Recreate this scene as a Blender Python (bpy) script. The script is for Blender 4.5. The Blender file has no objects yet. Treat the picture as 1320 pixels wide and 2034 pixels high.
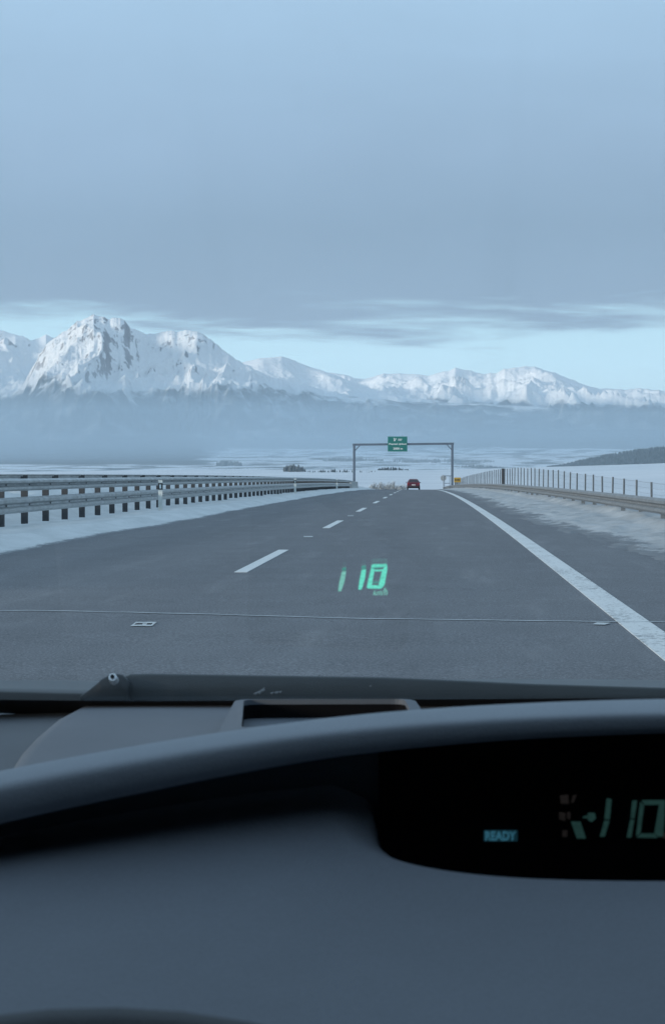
import bpy, math, random
import numpy as np
from mathutils import Vector, Matrix
random.seed(7); rng = np.random.default_rng(7)
S = bpy.context.scene; COL = S.collection

# ------------------------------------------------------------------ camera
F = 3600.0; PW, PH = 1320, 2034; EYE = 1.17
cam_d = bpy.data.cameras.new('camera'); cam = bpy.data.objects.new('camera', cam_d); COL.objects.link(cam)
cam_d.sensor_fit = 'VERTICAL'; cam_d.sensor_height = 36; cam_d.lens = 36*F/PH
cam_d.clip_start = 0.03; cam_d.clip_end = 200000
YAW = math.atan(205/F); PITCH = math.atan(112/F)
RM = Matrix.Rotation(YAW, 3, 'Z') @ Matrix.Rotation(math.pi/2-PITCH, 3, 'X')
cam.rotation_euler = RM.to_euler(); cam.location = (0, 0, EYE)
cam_d.dof.use_dof = True; cam_d.dof.focus_distance = 90; cam_d.dof.aperture_fstop = 44
S.camera = cam
RN = np.array(RM)
def ray(px, py):
    d = RM @ Vector(((px-PW/2)/F, -(py-PH/2)/F, -1)); return d/d.y
def P(px, py, d):
    return Vector((0, 0, EYE)) + ray(px, py)*d
def proj(x, y, z):
    q = RN.T @ np.array([x, y, z-EYE]).reshape(3, -1)
    return PW/2 + F*q[0]/-q[2], PH/2 - F*q[1]/-q[2]

# ------------------------------------------------------------------ world
SUN_EL, SUN_AZ = math.radians(11), math.radians(-122)      # azimuth measured from the road direction, negative = left
W = bpy.data.worlds.new('World'); S.world = W; W.use_nodes = True
nt = W.node_tree; nt.nodes.clear()
class N:
    def __init__(s, nt): s.nt = nt
    def n(s, t, **k):
        o = s.nt.nodes.new(t)
        for a, b in k.items(): setattr(o, a, b)
        return o
    def put(s, sock, v):
        if hasattr(v, 'is_output') or isinstance(v, bpy.types.NodeSocket): s.nt.links.new(v, sock)
        else: sock.default_value = v
    def m(s, op, a, b=0.0, c=0.0, clamp=False):
        o = s.n('ShaderNodeMath', operation=op, use_clamp=clamp)
        s.put(o.inputs[0], a); s.put(o.inputs[1], b)
        if op in ('MULTIPLY_ADD', 'SMOOTH_MIN'): s.put(o.inputs[2], c)
        return o.outputs[0]
    def noise(s, vec, scale, detail=3, rough=.55, dist=0):
        o = s.n('ShaderNodeTexNoise'); s.put(o.inputs['Vector'], vec)
        o.inputs['Scale'].default_value = scale; o.inputs['Detail'].default_value = detail
        o.inputs['Roughness'].default_value = rough; o.inputs['Distortion'].default_value = dist
        return o.outputs['Fac']
    def ramp(s, fac, stops, interp='LINEAR'):
        o = s.n('ShaderNodeValToRGB'); s.put(o.inputs['Fac'], fac); r = o.color_ramp; r.interpolation = interp
        while len(r.elements) < len(stops): r.elements.new(.5)
        for e, (p, c) in zip(r.elements, stops):
            e.position = p; e.color = (*c, 1) if isinstance(c, (tuple, list)) else (c, c, c, 1)
        return o.outputs['Color']
    def mix(s, f, a, b, blend='MIX'):
        o = s.n('ShaderNodeMix', data_type='RGBA', blend_type=blend)
        s.put(o.inputs['Factor'], f)
        for k, v in ((6, a), (7, b)):
            s.put(o.inputs[k], (*v, 1) if isinstance(v, tuple) and len(v) == 3 else v)
        return o.outputs[2]
    def sstep(s, x, a, b):
        o = s.n('ShaderNodeMapRange', interpolation_type='SMOOTHSTEP'); s.put(o.inputs['Value'], x)
        o.inputs['From Min'].default_value = a; o.inputs['From Max'].default_value = b
        return o.outputs['Result']
    def mapping(s, vec, scale):
        o = s.n('ShaderNodeMapping'); s.put(o.inputs['Vector'], vec); o.inputs['Scale'].default_value = scale
        return o.outputs['Vector']
w = N(nt)
tc = w.n('ShaderNodeTexCoord').outputs['Generated']
sep = w.n('ShaderNodeSeparateXYZ'); w.put(sep.inputs[0], tc); zz = sep.outputs['Z']; xx = sep.outputs['X']
sky = w.n('ShaderNodeTexSky', sky_type='NISHITA', sun_disc=False, sun_elevation=SUN_EL, sun_rotation=SUN_AZ,
          air_density=1.0, dust_density=0.3, ozone_density=2.0, altitude=700)
nish = w.mix(1.0, sky.outputs[0], (.075, .075, .075), 'MULTIPLY')
strip = w.ramp(w.m('MULTIPLY', zz, 5.0), [(0, (.80, 1.06, 1.18)), (.25, (.74, 1.10, 1.28)), (.5, (.58, .94, 1.1)), (1, (.2, .42, .7))])
clear = w.mix(.85, nish, strip)
n1 = w.noise(w.mapping(tc, (6, 6, 60)), 1.0, 5, .6, .3)
n2 = w.noise(w.mapping(tc, (3, 3, 16)), 1.3, 3, .5)
n3 = w.noise(w.mapping(tc, (1.6, 1.6, 3)), 1.5, 3, .5)
e = w.m('MULTIPLY_ADD', w.m('SUBTRACT', n1, .5), .085, zz)
e = w.m('MULTIPLY_ADD', w.m('SUBTRACT', n2, .5), .030, e)
mask = w.sstep(e, .064, .086)
cl = w.ramp(zz, [(0, (.272, .400, .555)), (.08, (.258, .384, .535)), (.125, (.272, .408, .562)), (.165, (.335, .490, .665)),
                 (.24, (.425, .625, .82)), (.5, (.47, .67, .85)), (1, (.51, .70, .88))])
br = w.m('MULTIPLY_ADD', w.m('SUBTRACT', n3, .5), .36, 1.0)
br = w.m('MULTIPLY_ADD', w.m('SUBTRACT', w.noise(w.mapping(tc, (5, 5, 12)), 1.2, 5, .6, .4), .5), .14, br)
cc = w.n('ShaderNodeCombineXYZ'); [w.put(cc.inputs[i], br) for i in range(3)]
cl = w.mix(1.0, cl, cc.outputs[0], 'MULTIPLY')
col = w.mix(w.m('MULTIPLY', mask, .96), clear, cl)
bg = w.n('ShaderNodeBackground'); w.put(bg.inputs['Color'], col); bg.inputs['Strength'].default_value = 1.0
w.put(w.n('ShaderNodeOutputWorld').inputs['Surface'], bg.outputs[0])

sd = bpy.data.lights.new('sun', 'SUN'); sun = bpy.data.objects.new('sun', sd); COL.objects.link(sun)
sd.energy = 3.4; sd.angle = math.radians(10); sd.color = (1, .9, .76)
sv = Vector((math.sin(SUN_AZ)*math.cos(SUN_EL), math.cos(SUN_AZ)*math.cos(SUN_EL), math.sin(SUN_EL)))
sun.rotation_euler = sv.to_track_quat('Z', 'Y').to_euler(); sun.location = (0, 0, 50)
S.view_settings.view_transform = 'Standard'; S.view_settings.look = 'None'
S.view_settings.exposure = 0; S.view_settings.gamma = 1; S.view_settings.use_curve_mapping = False
try: S.cycles.volume_bounces = 3
except Exception: pass

# ------------------------------------------------------------------ helpers
def mat(name, col=(.5, .5, .5), rough=.6, metal=0, spec=.5, var=0, vscale=5, bump=0, bscale=30, emit=None, es=1, coord='Object'):
    m = bpy.data.materials.new(name); m.use_nodes = True; g = N(m.node_tree); b = m.node_tree.nodes['Principled BSDF']
    b.inputs['Base Color'].default_value = (*col, 1); b.inputs['Roughness'].default_value = rough
    b.inputs['Metallic'].default_value = metal; b.inputs['Specular IOR Level'].default_value = spec
    tcx = g.n('ShaderNodeTexCoord').outputs[coord]
    if var:
        n = g.noise(tcx, vscale, 5, .6)
        c0 = tuple(max(0, c*(1-var)) for c in col); c1 = tuple(min(1, c*(1+var)) for c in col)
        g.put(b.inputs['Base Color'], g.ramp(n, [(.25, c0), (.75, c1)]))
    if bump:
        bn = g.n('ShaderNodeBump'); bn.inputs['Strength'].default_value = bump; bn.inputs['Distance'].default_value = .01
        g.put(bn.inputs['Height'], g.noise(tcx, bscale, 4)); g.put(b.inputs['Normal'], bn.outputs[0])
    if emit:
        b.inputs['Emission Color'].default_value = (*emit, 1); b.inputs['Emission Strength'].default_value = es
    return m
def mesh_obj(name, V, Fc, m=None, parent=None, smooth=False):
    me = bpy.data.meshes.new(name)
    me.from_pydata([tuple(v) for v in V], [], Fc)
    if smooth: me.polygons.foreach_set('use_smooth', [True]*len(me.polygons))
    if m: me.materials.append(m)
    o = bpy.data.objects.new(name, me); COL.objects.link(o)
    if parent: o.parent = parent
    return o
def grid_obj(name, X, Y, Z, m, parent=None, smooth=True, keep=None):
    r, c = X.shape; V = np.stack([X, Y, Z], -1).reshape(-1, 3)
    i = np.arange(r*c).reshape(r, c)
    q = np.stack([i[:-1, :-1], i[:-1, 1:], i[1:, 1:], i[1:, :-1]], -1).reshape(-1, 4)
    if keep is not None:
        q = q[keep[:-1, :-1].reshape(-1)]
    me = bpy.data.meshes.new(name)
    me.vertices.add(len(V)); me.vertices.foreach_set('co', V.astype(np.float32).ravel())
    me.loops.add(q.size); me.loops.foreach_set('vertex_index', q.astype(np.int32).ravel())
    me.polygons.add(len(q)); me.polygons.foreach_set('loop_start', np.arange(0, q.size, 4, dtype=np.int32))
    me.update(calc_edges=True); me.validate()
    if smooth: me.polygons.foreach_set('use_smooth', [True]*len(me.polygons))
    me.materials.append(m)
    o = bpy.data.objects.new(name, me); COL.objects.link(o)
    if parent: o.parent = parent
    return o
def tag(o, label=None, cat=None, group=None, kind=None):
    if label: o['label'] = label
    if cat: o['category'] = cat
    if group: o['group'] = group
    if kind: o['kind'] = kind
    return o
def empty(name, loc=(0, 0, 0), label=None, cat=None, group=None):
    o = bpy.data.objects.new(name, None); COL.objects.link(o); o.location = loc; o.empty_display_size = .2
    return tag(o, label, cat, group)
class MB:
    def __init__(s): s.v = []; s.f = []
    def add(s, V, Fc):
        b = len(s.v); s.v += [tuple(v) for v in V]; s.f += [tuple(b+i for i in f) for f in Fc]
    def box(s, x0, x1, y0, y1, z0, z1, bev=0, M=None):
        if bev <= 0:
            V = [(x, y, z) for z in (z0, z1) for x, y in ((x0, y0), (x1, y0), (x1, y1), (x0, y1))]
            Fc = [(3, 2, 1, 0), (4, 5, 6, 7), (0, 1, 5, 4), (1, 2, 6, 5), (2, 3, 7, 6), (3, 0, 4, 7)]
        else:
            b = bev; V = []
            for z, k in ((z0, b), (z0+b, 0), (z1-b, 0), (z1, b)):
                for x, y in ((x0+b, y0+k), (x1-b, y0+k), (x1-k, y0+b), (x1-k, y1-b), (x1-b, y1-k), (x0+b, y1-k), (x0+k, y1-b), (x0+k, y0+b)):
                    V.append((x, y, z))
            Fc = [tuple(range(7, -1, -1)), tuple(range(24, 32))]
            for r in range(3):
                for i in range(8):
                    j = (i+1) % 8; Fc.append((r*8+i, r*8+j, r*8+8+j, r*8+8+i))
        if M is not None: V = [M @ Vector(v) for v in V]
        s.add(V, Fc); return s
    def tube(s, pts, r, n=8, cap=True):
        pts = [Vector(p) for p in pts]; rr = r if isinstance(r, (list, tuple)) else [r]*len(pts); V = []
        for i, p in enumerate(pts):
            d = (pts[min(i+1, len(pts)-1)]-pts[max(i-1, 0)]).normalized()
            a = d.cross(Vector((0, 0, 1)))
            if a.length < 1e-3: a = Vector((1, 0, 0))
            a.normalize(); b = d.cross(a)
            for k in range(n):
                t = 2*math.pi*k/n; V.append(p + (a*math.cos(t)+b*math.sin(t))*rr[i])
        Fc = [(i*n+k, i*n+(k+1) % n, (i+1)*n+(k+1) % n, (i+1)*n+k) for i in range(len(pts)-1) for k in range(n)]
        if cap: Fc += [tuple(range(n-1, -1, -1)), tuple((len(pts)-1)*n+k for k in range(n))]
        s.add(V, Fc); return s
    def prism(s, poly, z0, z1, M=None):
        n = len(poly); V = [(x, y, z0) for x, y in poly]+[(x, y, z1) for x, y in poly]
        if M is not None: V = [M @ Vector(v) for v in V]
        s.add(V, [tuple(range(n-1, -1, -1)), tuple(range(n, 2*n))]+[(i, (i+1) % n, n+(i+1) % n, n+i) for i in range(n)]); return s
    def build(s, name, m, parent=None, smooth=False): return mesh_obj(name, s.v, s.f, m, parent, smooth)
def copy_obj(o, parent, M=None, loc=None, rz=None):
    c = o.copy(); COL.objects.link(c); c.parent = parent
    if loc is not None: c.location = loc
    if rz is not None: c.rotation_euler = (0, 0, rz)
    if M is not None: c.matrix_local = M
    return c
def hsh(i, j, k):
    h = (i*374761393 + j*668265263 + k*2147483647) & 0xffffffff
    h = ((h ^ (h >> 13))*1274126177) & 0xffffffff
    return ((h ^ (h >> 16)) & 0xffff)/65535.0
def vn(x, y, k=0):
    x = np.asarray(x, float); y = np.asarray(y, float)
    xi = np.floor(x).astype(np.int64); yi = np.floor(y).astype(np.int64); u = x-xi; v = y-yi
    u = u*u*u*(u*(u*6-15)+10); v = v*v*v*(v*(v*6-15)+10)
    return (hsh(xi, yi, k)*(1-u)+hsh(xi+1, yi, k)*u)*(1-v)+(hsh(xi, yi+1, k)*(1-u)+hsh(xi+1, yi+1, k)*u)*v
def fbm(x, y, o=4, k=0):
    s = 0; a = .5
    for i in range(o): s = s+a*vn(x*2**i, y*2**i, k+i*17); a *= .5
    return s/(1-.5**o)
def ridged(x, y, o=5, k=0, gain=.5):
    s = 0; a = 1; t = 0; prev = 1
    for i in range(o):
        n = 1-np.abs(2*vn(x*2**i+i*3.7, y*2**i-i*1.3, k+i*31)-1); n = n*n
        s = s+a*n*prev; prev = .35+.65*n; t += a; a *= gain
    return s/t
def ss(x, a, b):
    t = np.clip((x-a)/(b-a), 0, 1); return t*t*(3-2*t)

# ------------------------------------------------------------------ road frame
KV = 2.3e-5
def shift(s):
    s = np.asarray(s, float)
    return np.where(s < 260, -3.8e-5*s*s, -2.569-.01976*(s-260)+1.05e-4*(s-260)**2)
def rz(s):
    s = np.asarray(s, float); return -.00833*s-np.where(s > 0, KV*s*s, 0)
def RD(s, l, h=0.0): return Vector((float(l+shift(s)), float(s), float(rz(s)+h)))
def rdang(s): return math.atan2(float(shift(s+1)-shift(s-1)), 2.0)

# ------------------------------------------------------------------ terrain
def terr(x, y):
    r = np.hypot(x, y); r = np.maximum(r, 1)
    base = np.interp(r, [0, 100, 200, 300, 420, 700, 1100, 1500, 1900, 2600, 3500, 5000, 6500, 8000, 9500, 11000, 14000, 40000],
                     [-1.0, -2.6, -4.3, -6.6, -8.0, -8.8, -10.0, -11.3, -20, -46, -52, -40, -28, -12, 12, 60, 200, 260])
    base = base+.032*np.maximum(x, 0)*np.clip(1-(r-1500)/1500, 0, 1)*ss(r, 200, 900)
    am = ss(r, 400, 2500)
    base = base+am*(fbm(x/900, y/900, 3, 5)-.5)*14+(fbm(x/160+9, y/160, 3, 6)-.5)*2.0*ss(r, 150, 700)
    # verge by the road follows its own slope
    lat = x-shift(np.clip(y, -50, 700)); near = 1-ss(np.abs(lat+2), 14, 60); near = near*(1-ss(y, 300, 520))
    rel = -0.55-.5*ss(lat, 5, 9)*(1-ss(y, 60, 170))
    v = rz(np.clip(y, -50, 700))+rel
    return base*(1-near)+v*near
TT = 300.0*1.004**np.arange(1150)
def hit(px, py):
    d = ray(px, py); k = (EYE+d.z*TT) < terr(d.x*TT, TT)
    return Vector((0, 0, EYE))+d*float(TT[np.argmax(k)]) if k.any() else None
rr = np.concatenate([np.linspace(0, 60, 31), 60*np.exp(np.linspace(0, math.log(32500/60), 330))[1:]])
aa = np.concatenate([np.linspace(-math.pi, -.75, 40)[:-1], np.linspace(-.75, -.32, 40)[:-1], np.linspace(-.32, .22, 280)[:-1], np.linspace(.22, .75, 40)[:-1], np.linspace(.75, math.pi, 40)])
A_, R_ = np.meshgrid(aa, rr); GX = R_*np.sin(A_); GY = R_*np.cos(A_)
GZ = terr(GX, GY)

def snow_field_mat():
    m = bpy.data.materials.new('snow_field'); m.use_nodes = True; g = N(m.node_tree); b = m.node_tree.nodes['Principled BSDF']
    ge = g.n('ShaderNodeNewGeometry').outputs['Position']
    at = g.n('ShaderNodeAttribute', attribute_name='forest').outputs['Fac']
    n = g.noise(ge, .012, 5, .6); nf = g.noise(g.mapping(ge, (1, .35, 1)), .006, 6, .65)
    sn = g.ramp(n, [(.3, (.56, .60, .64)), (.7, (.68, .71, .74))])
    fo = g.ramp(g.noise(ge, .02, 4), [(.3, (.03, .045, .05)), (.7, (.07, .09, .10))])
    fm = g.sstep(g.m('MULTIPLY_ADD', g.m('SUBTRACT', nf, .5), 1.1, at), .45, .62)
    g.put(b.inputs['Base Color'], g.mix(fm, sn, fo)); b.inputs['Roughness'].default_value = .8
    return m
ground = grid_obj('ground', GX, GY, GZ, snow_field_mat()); tag(ground, 'snow covered fields of the wide valley floor', None, None, 'structure')
fo = ss(R_, 9300, 11500)
leftf = ss(-GX, .0, 1)*ss(R_, 5600, 6800)*ss(-(GX/np.maximum(R_, 1)), .05, .17)*.85
strips = .50*ss(R_, 2600, 3600)
fo = np.clip(np.maximum(np.maximum(fo, leftf), strips), 0, 1)*1.0
at = ground.data.attributes.new('forest', 'FLOAT', 'POINT'); at.data.foreach_set('value', fo.astype(np.float32).ravel())

# ------------------------------------------------------------------ mountains
def mtn_mat(name, tree_z, rockbias, rocksc, treeamp=160, zmid=900):
    m = bpy.data.materials.new(name); m.use_nodes = True; g = N(m.node_tree); b = m.node_tree.nodes['Principled BSDF']
    geo = g.n('ShaderNodeNewGeometry'); pos = geo.outputs['Position']
    sp = g.n('ShaderNodeSeparateXYZ'); g.put(sp.inputs[0], pos); sn = g.n('ShaderNodeSeparateXYZ'); g.put(sn.inputs[0], geo.outputs['Normal'])
    n1 = g.noise(pos, rocksc, 8, .68); n2 = g.noise(pos, .0012, 7, .65); n3 = g.noise(g.mapping(pos, (1, .5, .3)), rocksc*4, 6, .7)
    steep = g.m('SUBTRACT', 1.0, sn.outputs['Z'])
    k = g.m('ADD', g.m('MULTIPLY', steep, 1.15), g.m('MULTIPLY', g.m('SUBTRACT', n1, .5), 1.5))
    k = g.m('ADD', k, g.m('MULTIPLY', g.m('SUBTRACT', n3, .5), 1.7))
    k = g.m('ADD', k, g.m('MULTIPLY', g.m('SUBTRACT', sp.outputs['Z'], zmid), .0007))
    rock = g.sstep(k, rockbias, rockbias+.09)
    snow = g.ramp(n2, [(.3, (.86, .87, .89)), (.7, (.93, .93, .93))])
    rc = g.ramp(n3, [(.3, (.16, .17, .20)), (.7, (.36, .37, .40))])
    c = g.mix(g.m('MULTIPLY', rock, .9), snow, rc)
    tz = g.m('MULTIPLY_ADD', g.m('SUBTRACT', n2, .5), treeamp*3, sp.outputs['Z'])
    tz = g.m('MULTIPLY_ADD', g.m('SUBTRACT', n1, .5), treeamp*1.2, tz)
    tm = g.sstep(tz, tree_z+40, tree_z-40)
    tr = g.ramp(n1, [(.35, (.03, .045, .055)), (.52, (.07, .09, .10)), (.62, (.42, .45, .48))])
    c = g.mix(tm, c, tr)
    bn = g.n('ShaderNodeBump'); bn.inputs['Strength'].default_value = .8; bn.inputs['Distance'].default_value = 60
    g.put(bn.inputs['Height'], g.noise(pos, rocksc*1.3, 8, .7)); g.put(b.inputs['Normal'], bn.outputs[0])
    g.put(b.inputs['Base Color'], c); b.inputs['Roughness'].default_value = .85; b.inputs['Specular IOR Level'].default_value = .2
    return m
def mountain(name, sky_pts, Dr, Db, m, k, spur, amp, p=1.25, rows=150, step=2.0, x0=-330, x1=1650, rough=5, slant=0.0, dd=None, skyn=3.5):
    px = np.arange(x0, x1+.1, step); xs, ys = zip(*sky_pts)
    sy = np.interp(px, xs, ys)
    sy = sy-(ridged(px/34, px*0+k, 4, k)-.45)*skyn*1.6-(fbm(px/9, px*0+k, 3, k+3)-.5)*skyn
    rays = np.array([list(ray(a, b_)) for a, b_ in zip(px, sy)])
    ln = np.hypot(rays[:, 0], rays[:, 1]); ux = rays[:, 0]/ln; uy = rays[:, 1]/ln; sl = rays[:, 2]/ln
    drr = Dr*(1+.03*(fbm(px/120, px*0, 3, k+9)-.5)) if dd is None else Dr+np.interp(px, *dd)
    H = EYE+sl*drr
    t = np.concatenate([np.linspace(0, 1, rows), 1+np.linspace(0, .6, 24)[1:]])
    T, HH = np.meshgrid(t, H, indexing='ij'); _, DR = np.meshgrid(t, drr, indexing='ij')
    D = Db+(DR-Db)*T; X = D*ux[None]; Y = D*uy[None]
    base = terr(X, Y)*0-20.0
    tt = np.clip(T, 0, 1); prof = tt**p; env = np.clip(4*tt*(1-tt), 0, 1)**.6*ss(tt, 0, .3)*(1-ss(tt, .93, 1)*1.0)
    u = X/spur+slant*(D-Dr)/spur; vv = D/(spur*3.2)
    wx = (fbm(X/(spur*1.5), Y/(spur*1.5), 3, k+40)-.5)*1.6
    rg = ridged(u+wx, vv+wx*.4, rough, k+60, .52)
    rg2 = ridged(X/(spur*.35)+wx, Y/(spur*.5), 5, k+80, .55)
    Z = base+(HH-base)*prof+amp*env*(rg-.52)*HH.clip(200)/HH.max()+amp*.33*env*(rg2-.5)
    # keep every slope under the line of sight to the skyline
    lim = EYE+(sl[None]-.0002-.0035*(1-tt))*D
    Z = np.where((T < 1) & (Z > lim), lim-(Z-lim)*.25, Z)
    back = T > 1; Z = np.where(back, base+(HH-base)*np.clip(1-(T-1)*1.7, 0, 1), Z)
    o = grid_obj(name, X, Y, Z, m); return o
skyA = [(-400, 800), (-60, 800), (20, 782), (45, 765), (62, 735), (78, 708), (92, 682), (108, 668), (135, 652), (152, 640), (168, 630), (182, 627), (202, 626), (216, 631), (232, 628), (247, 634), (258, 648),
        (272, 655), (290, 662), (308, 662), (322, 657), (335, 654), (352, 657), (374, 653), (392, 658), (412, 671), (432, 684), (452, 700), (470, 713), (486, 723), (510, 736), (545, 749), (590, 762), (650, 776), (720, 788), (800, 797), (1700, 850)]
skyB = [(-400, 850), (300, 790), (400, 750), (455, 726), (486, 719), (510, 713), (540, 709), (562, 708), (585, 716), (610, 726), (640, 736), (670, 746), (700, 758), (740, 772), (790, 786), (900, 800), (1700, 840)]
skyC = [(-400, 652), (-200, 640), (-60, 650), (0, 657), (22, 663), (45, 668), (62, 677), (78, 672), (92, 664), (110, 672), (160, 720), (300, 760), (500, 770), (600, 745), (640, 739), (665, 742), (690, 746), (705, 751), (722, 752), (742, 748), (762, 742), (790, 741), (830, 742),
        (850, 746), (870, 739), (892, 735), (905, 730), (920, 733), (945, 739), (965, 742), (985, 741), (1000, 733), (1020, 730), (1040, 728), (1062, 729), (1085, 735), (1110, 743), (1140, 756),
        (1170, 767), (1190, 773), (1210, 771), (1240, 773), (1265, 769), (1290, 773), (1330, 778), (1450, 770), (1650, 790)]
mC = mountain('mountain_range', skyC, 24000, 15500, mtn_mat('far_snow', 600, .74, .004, 150, 1000), 11, 1100, 700, 1.0, 150, 2.0, slant=.55, skyn=2.2)
tag(mC, 'distant sunlit snowy range with long rounded ridge on the right', None, None, 'structure')
mA = mountain('mountain', skyA, 15500, 11200, mtn_mat('rock_snow', 480, .46, .0055, 190, 880), 3, 900, 620, 1.15, 170, 1.8, x1=960, slant=.25, skyn=4.2)
tag(mA, 'jagged snow covered rocky massif on the left, highest of the peaks', None, None, 'structure')
mB = mountain('mountain', skyB, 18500, 13500, mtn_mat('smooth_snow', 470, .98, .004, 190), 23, 1000, 330, 1.1, 120, 2.2, x0=380, x1=1100, slant=.3, skyn=1.5)
tag(mB, 'smoother snowy shoulder mountain descending right of the rocky massif', None, None, 'structure')

# ------------------------------------------------------------------ air
def vol_box(name, poly, z0, z1, dens, colr, label, aniso=0.0):
    m = bpy.data.materials.new(name); m.use_nodes = True; m.node_tree.nodes.clear(); g = N(m.node_tree)
    v = g.n('ShaderNodeVolumePrincipled'); v.inputs['Color'].default_value = (*colr, 1); v.inputs['Density'].default_value = dens
    v.inputs['Anisotropy'].default_value = aniso
    g.put(g.n('ShaderNodeOutputMaterial').inputs['Volume'], v.outputs[0])
    b = MB(); b.prism(poly, z0, z1); o = b.build(name, m); tag(o, label, None, None, 'stuff'); return o
vol_box('haze', [(-33000, -33000), (33000, -33000), (33000, 33000), (-33000, 33000)], -80, 2600, 1.1e-5, (.86, .94, 1.0), 'thin cold blue air haze filling the whole valley')
vol_box('mist_bank', [(-9000, 5500), (-1500, 6200), (-300, 8200), (0, 9000), (7000, 9300), (15000, 10500), (9000, 14500), (-12000, 14500)], -70, 330, 2.5e-4, (.76, .90, 1.0), 'low blue mist bank lying across the foot of the mountains', .55)
vol_box('ground_mist', [(-9000, 700), (9000, 700), (9000, 10300), (-9000, 10300)], -75, 115, 9e-5, (.76, .90, 1.0), 'thin blue mist hanging low over the snowy valley fields', .5)

# ------------------------------------------------------------------ materials
def asphalt():
    m = bpy.data.materials.new('asphalt'); m.use_nodes = True; g = N(m.node_tree); b = m.node_tree.nodes['Principled BSDF']
    pos = g.n('ShaderNodeNewGeometry').outputs['Position']
    big = g.noise(g.mapping(pos, (1, .06, 1)), .9, 4, .6); mid = g.noise(pos, 1.3, 5, .6); fine = g.noise(pos, 60, 3, .7)
    c = g.ramp(big, [(.3, (.116, .124, .137)), (.7, (.146, .155, .168))])
    f = g.ramp(fine, [(.3, (.45, .45, .45)), (.5, (.92, .92, .92)), (.7, (1.9, 1.9, 1.9))])
    c = g.mix(1.0, c, f, 'MULTIPLY'); c = g.mix(1.0, c, g.ramp(mid, [(.3, (.90, .90, .90)), (.7, (1.08, 1.08, 1.08))]), 'MULTIPLY')
    salt = g.noise(g.mapping(pos, (1, .12, 1)), 2.2, 6, .65); c = g.mix(g.m('MULTIPLY', g.sstep(salt, .52, .72), .22), c, (.30, .31, .32))
    g.put(b.inputs['Base Color'], c); b.inputs['Roughness'].default_value = .72; b.inputs['Specular IOR Level'].default_value = .35
    bn = g.n('ShaderNodeBump'); bn.inputs['Strength'].default_value = .5; bn.inputs['Distance'].default_value = .006
    g.put(bn.inputs['Height'], fine); g.put(b.inputs['Normal'], bn.outputs[0]); return m
def paint(wear=.5):
    m = bpy.data.materials.new('road_paint'); m.use_nodes = True; g = N(m.node_tree); b = m.node_tree.nodes['Principled BSDF']
    pos = g.n('ShaderNodeNewGeometry').outputs['Position']
    n = g.noise(pos, 22, 4, .7); n2 = g.noise(g.mapping(pos, (1, .3, 1)), 3, 4, .6)
    k = g.sstep(g.m('ADD', n, g.m('MULTIPLY', n2, .35)), wear, wear+.12)
    c = g.mix(k, (.26, .28, .29), (.66, .69, .69))
    g.put(b.inputs['Base Color'], c); b.inputs['Roughness'].default_value = .7
    bn = g.n('ShaderNodeBump'); bn.inputs['Strength'].default_value = .6; bn.inputs['Distance'].default_value = .01
    g.put(bn.inputs['Height'], n); g.put(b.inputs['Normal'], bn.outputs[0]); return m
def snow(name, c0, c1, dirt, dscale=1.5):
    m = bpy.data.materials.new(name); m.use_nodes = True; g = N(m.node_tree); b = m.node_tree.nodes['Principled BSDF']
    pos = g.n('ShaderNodeNewGeometry').outputs['Position']
    n = g.noise(g.mapping(pos, (1, .4, 1)), dscale, 6, .65); fine = g.noise(pos, 14, 4, .6)
    c = g.ramp(n, [(.3, c0), (.65, c1)]); c = g.mix(g.m('MULTIPLY', g.sstep(fine, .56, .74), dirt), c, (.20, .20, .20))
    ed = g.n('ShaderNodeAttribute', attribute_name='edge').outputs['Fac']
    nn = g.m('ADD', g.m('MULTIPLY', g.noise(g.mapping(pos, (1, .6, 1)), 5, 6, .75), .8), g.m('MULTIPLY', g.noise(pos, 28, 3, .7), .5))
    kx = g.sstep(g.m('SUBTRACT', g.m('MULTIPLY_ADD', nn, 1.0, -.15), ed), -.06, .16)
    c = g.mix(g.m('MULTIPLY', kx, .8), c, (.135, .15, .165))
    g.put(b.inputs['Base Color'], c); b.inputs['Roughness'].default_value = .85; b.inputs['Specular IOR Level'].default_value = .2
    bn = g.n('ShaderNodeBump'); bn.inputs['Strength'].default_value = .5; bn.inputs['Distance'].default_value = .03
    g.put(bn.inputs['Height'], g.noise(pos, 7, 5, .6)); g.put(b.inputs['Normal'], bn.outputs[0]); return m
M_asph = asphalt(); M_paint = paint(.52); M_paint2 = paint(.42)
M_snowL = snow('shoulder_snow', (.54, .57, .575), (.69, .715, .72), .22)
M_snowR = snow('dirty_snow', (.31, .33, .34), (.47, .495, .51), .4)
M_galv = mat('galvanised_steel', (.40, .42, .425), .42, .55, .5, .38, 3.5)
M_galvd = mat('weathered_steel', (.20, .215, .225), .6, .3, .5, .25, 2.5)
M_post = mat('dark_post_steel', (.055, .06, .065), .7, .2, .4, .3, 6)
M_white = mat('white_plastic', (.62, .66, .64), .5, 0, .5, .08, 6)
M_black = mat('black_plastic', (.012, .013, .015), .6)
M_refl = mat('reflector', (.8, .85, .85), .25)
M_gantry = mat('gantry_steel', (.12, .155, .20), .5, .2, .5, .15, 1)
M_green = mat('sign_green', (.018, .16, .145), .5, 0, .4, .1, 2)  # green lightened towards teal, distance haze put into the colour
M_sgnw = mat('sign_white', (.72, .76, .75), .5)
M_yel = mat('sign_yellow', (.42, .27, .05), .5, 0, .4, .1, 3)
M_conc = mat('concrete', (.42, .43, .42), .9, 0, .3, .15, 2)

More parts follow.
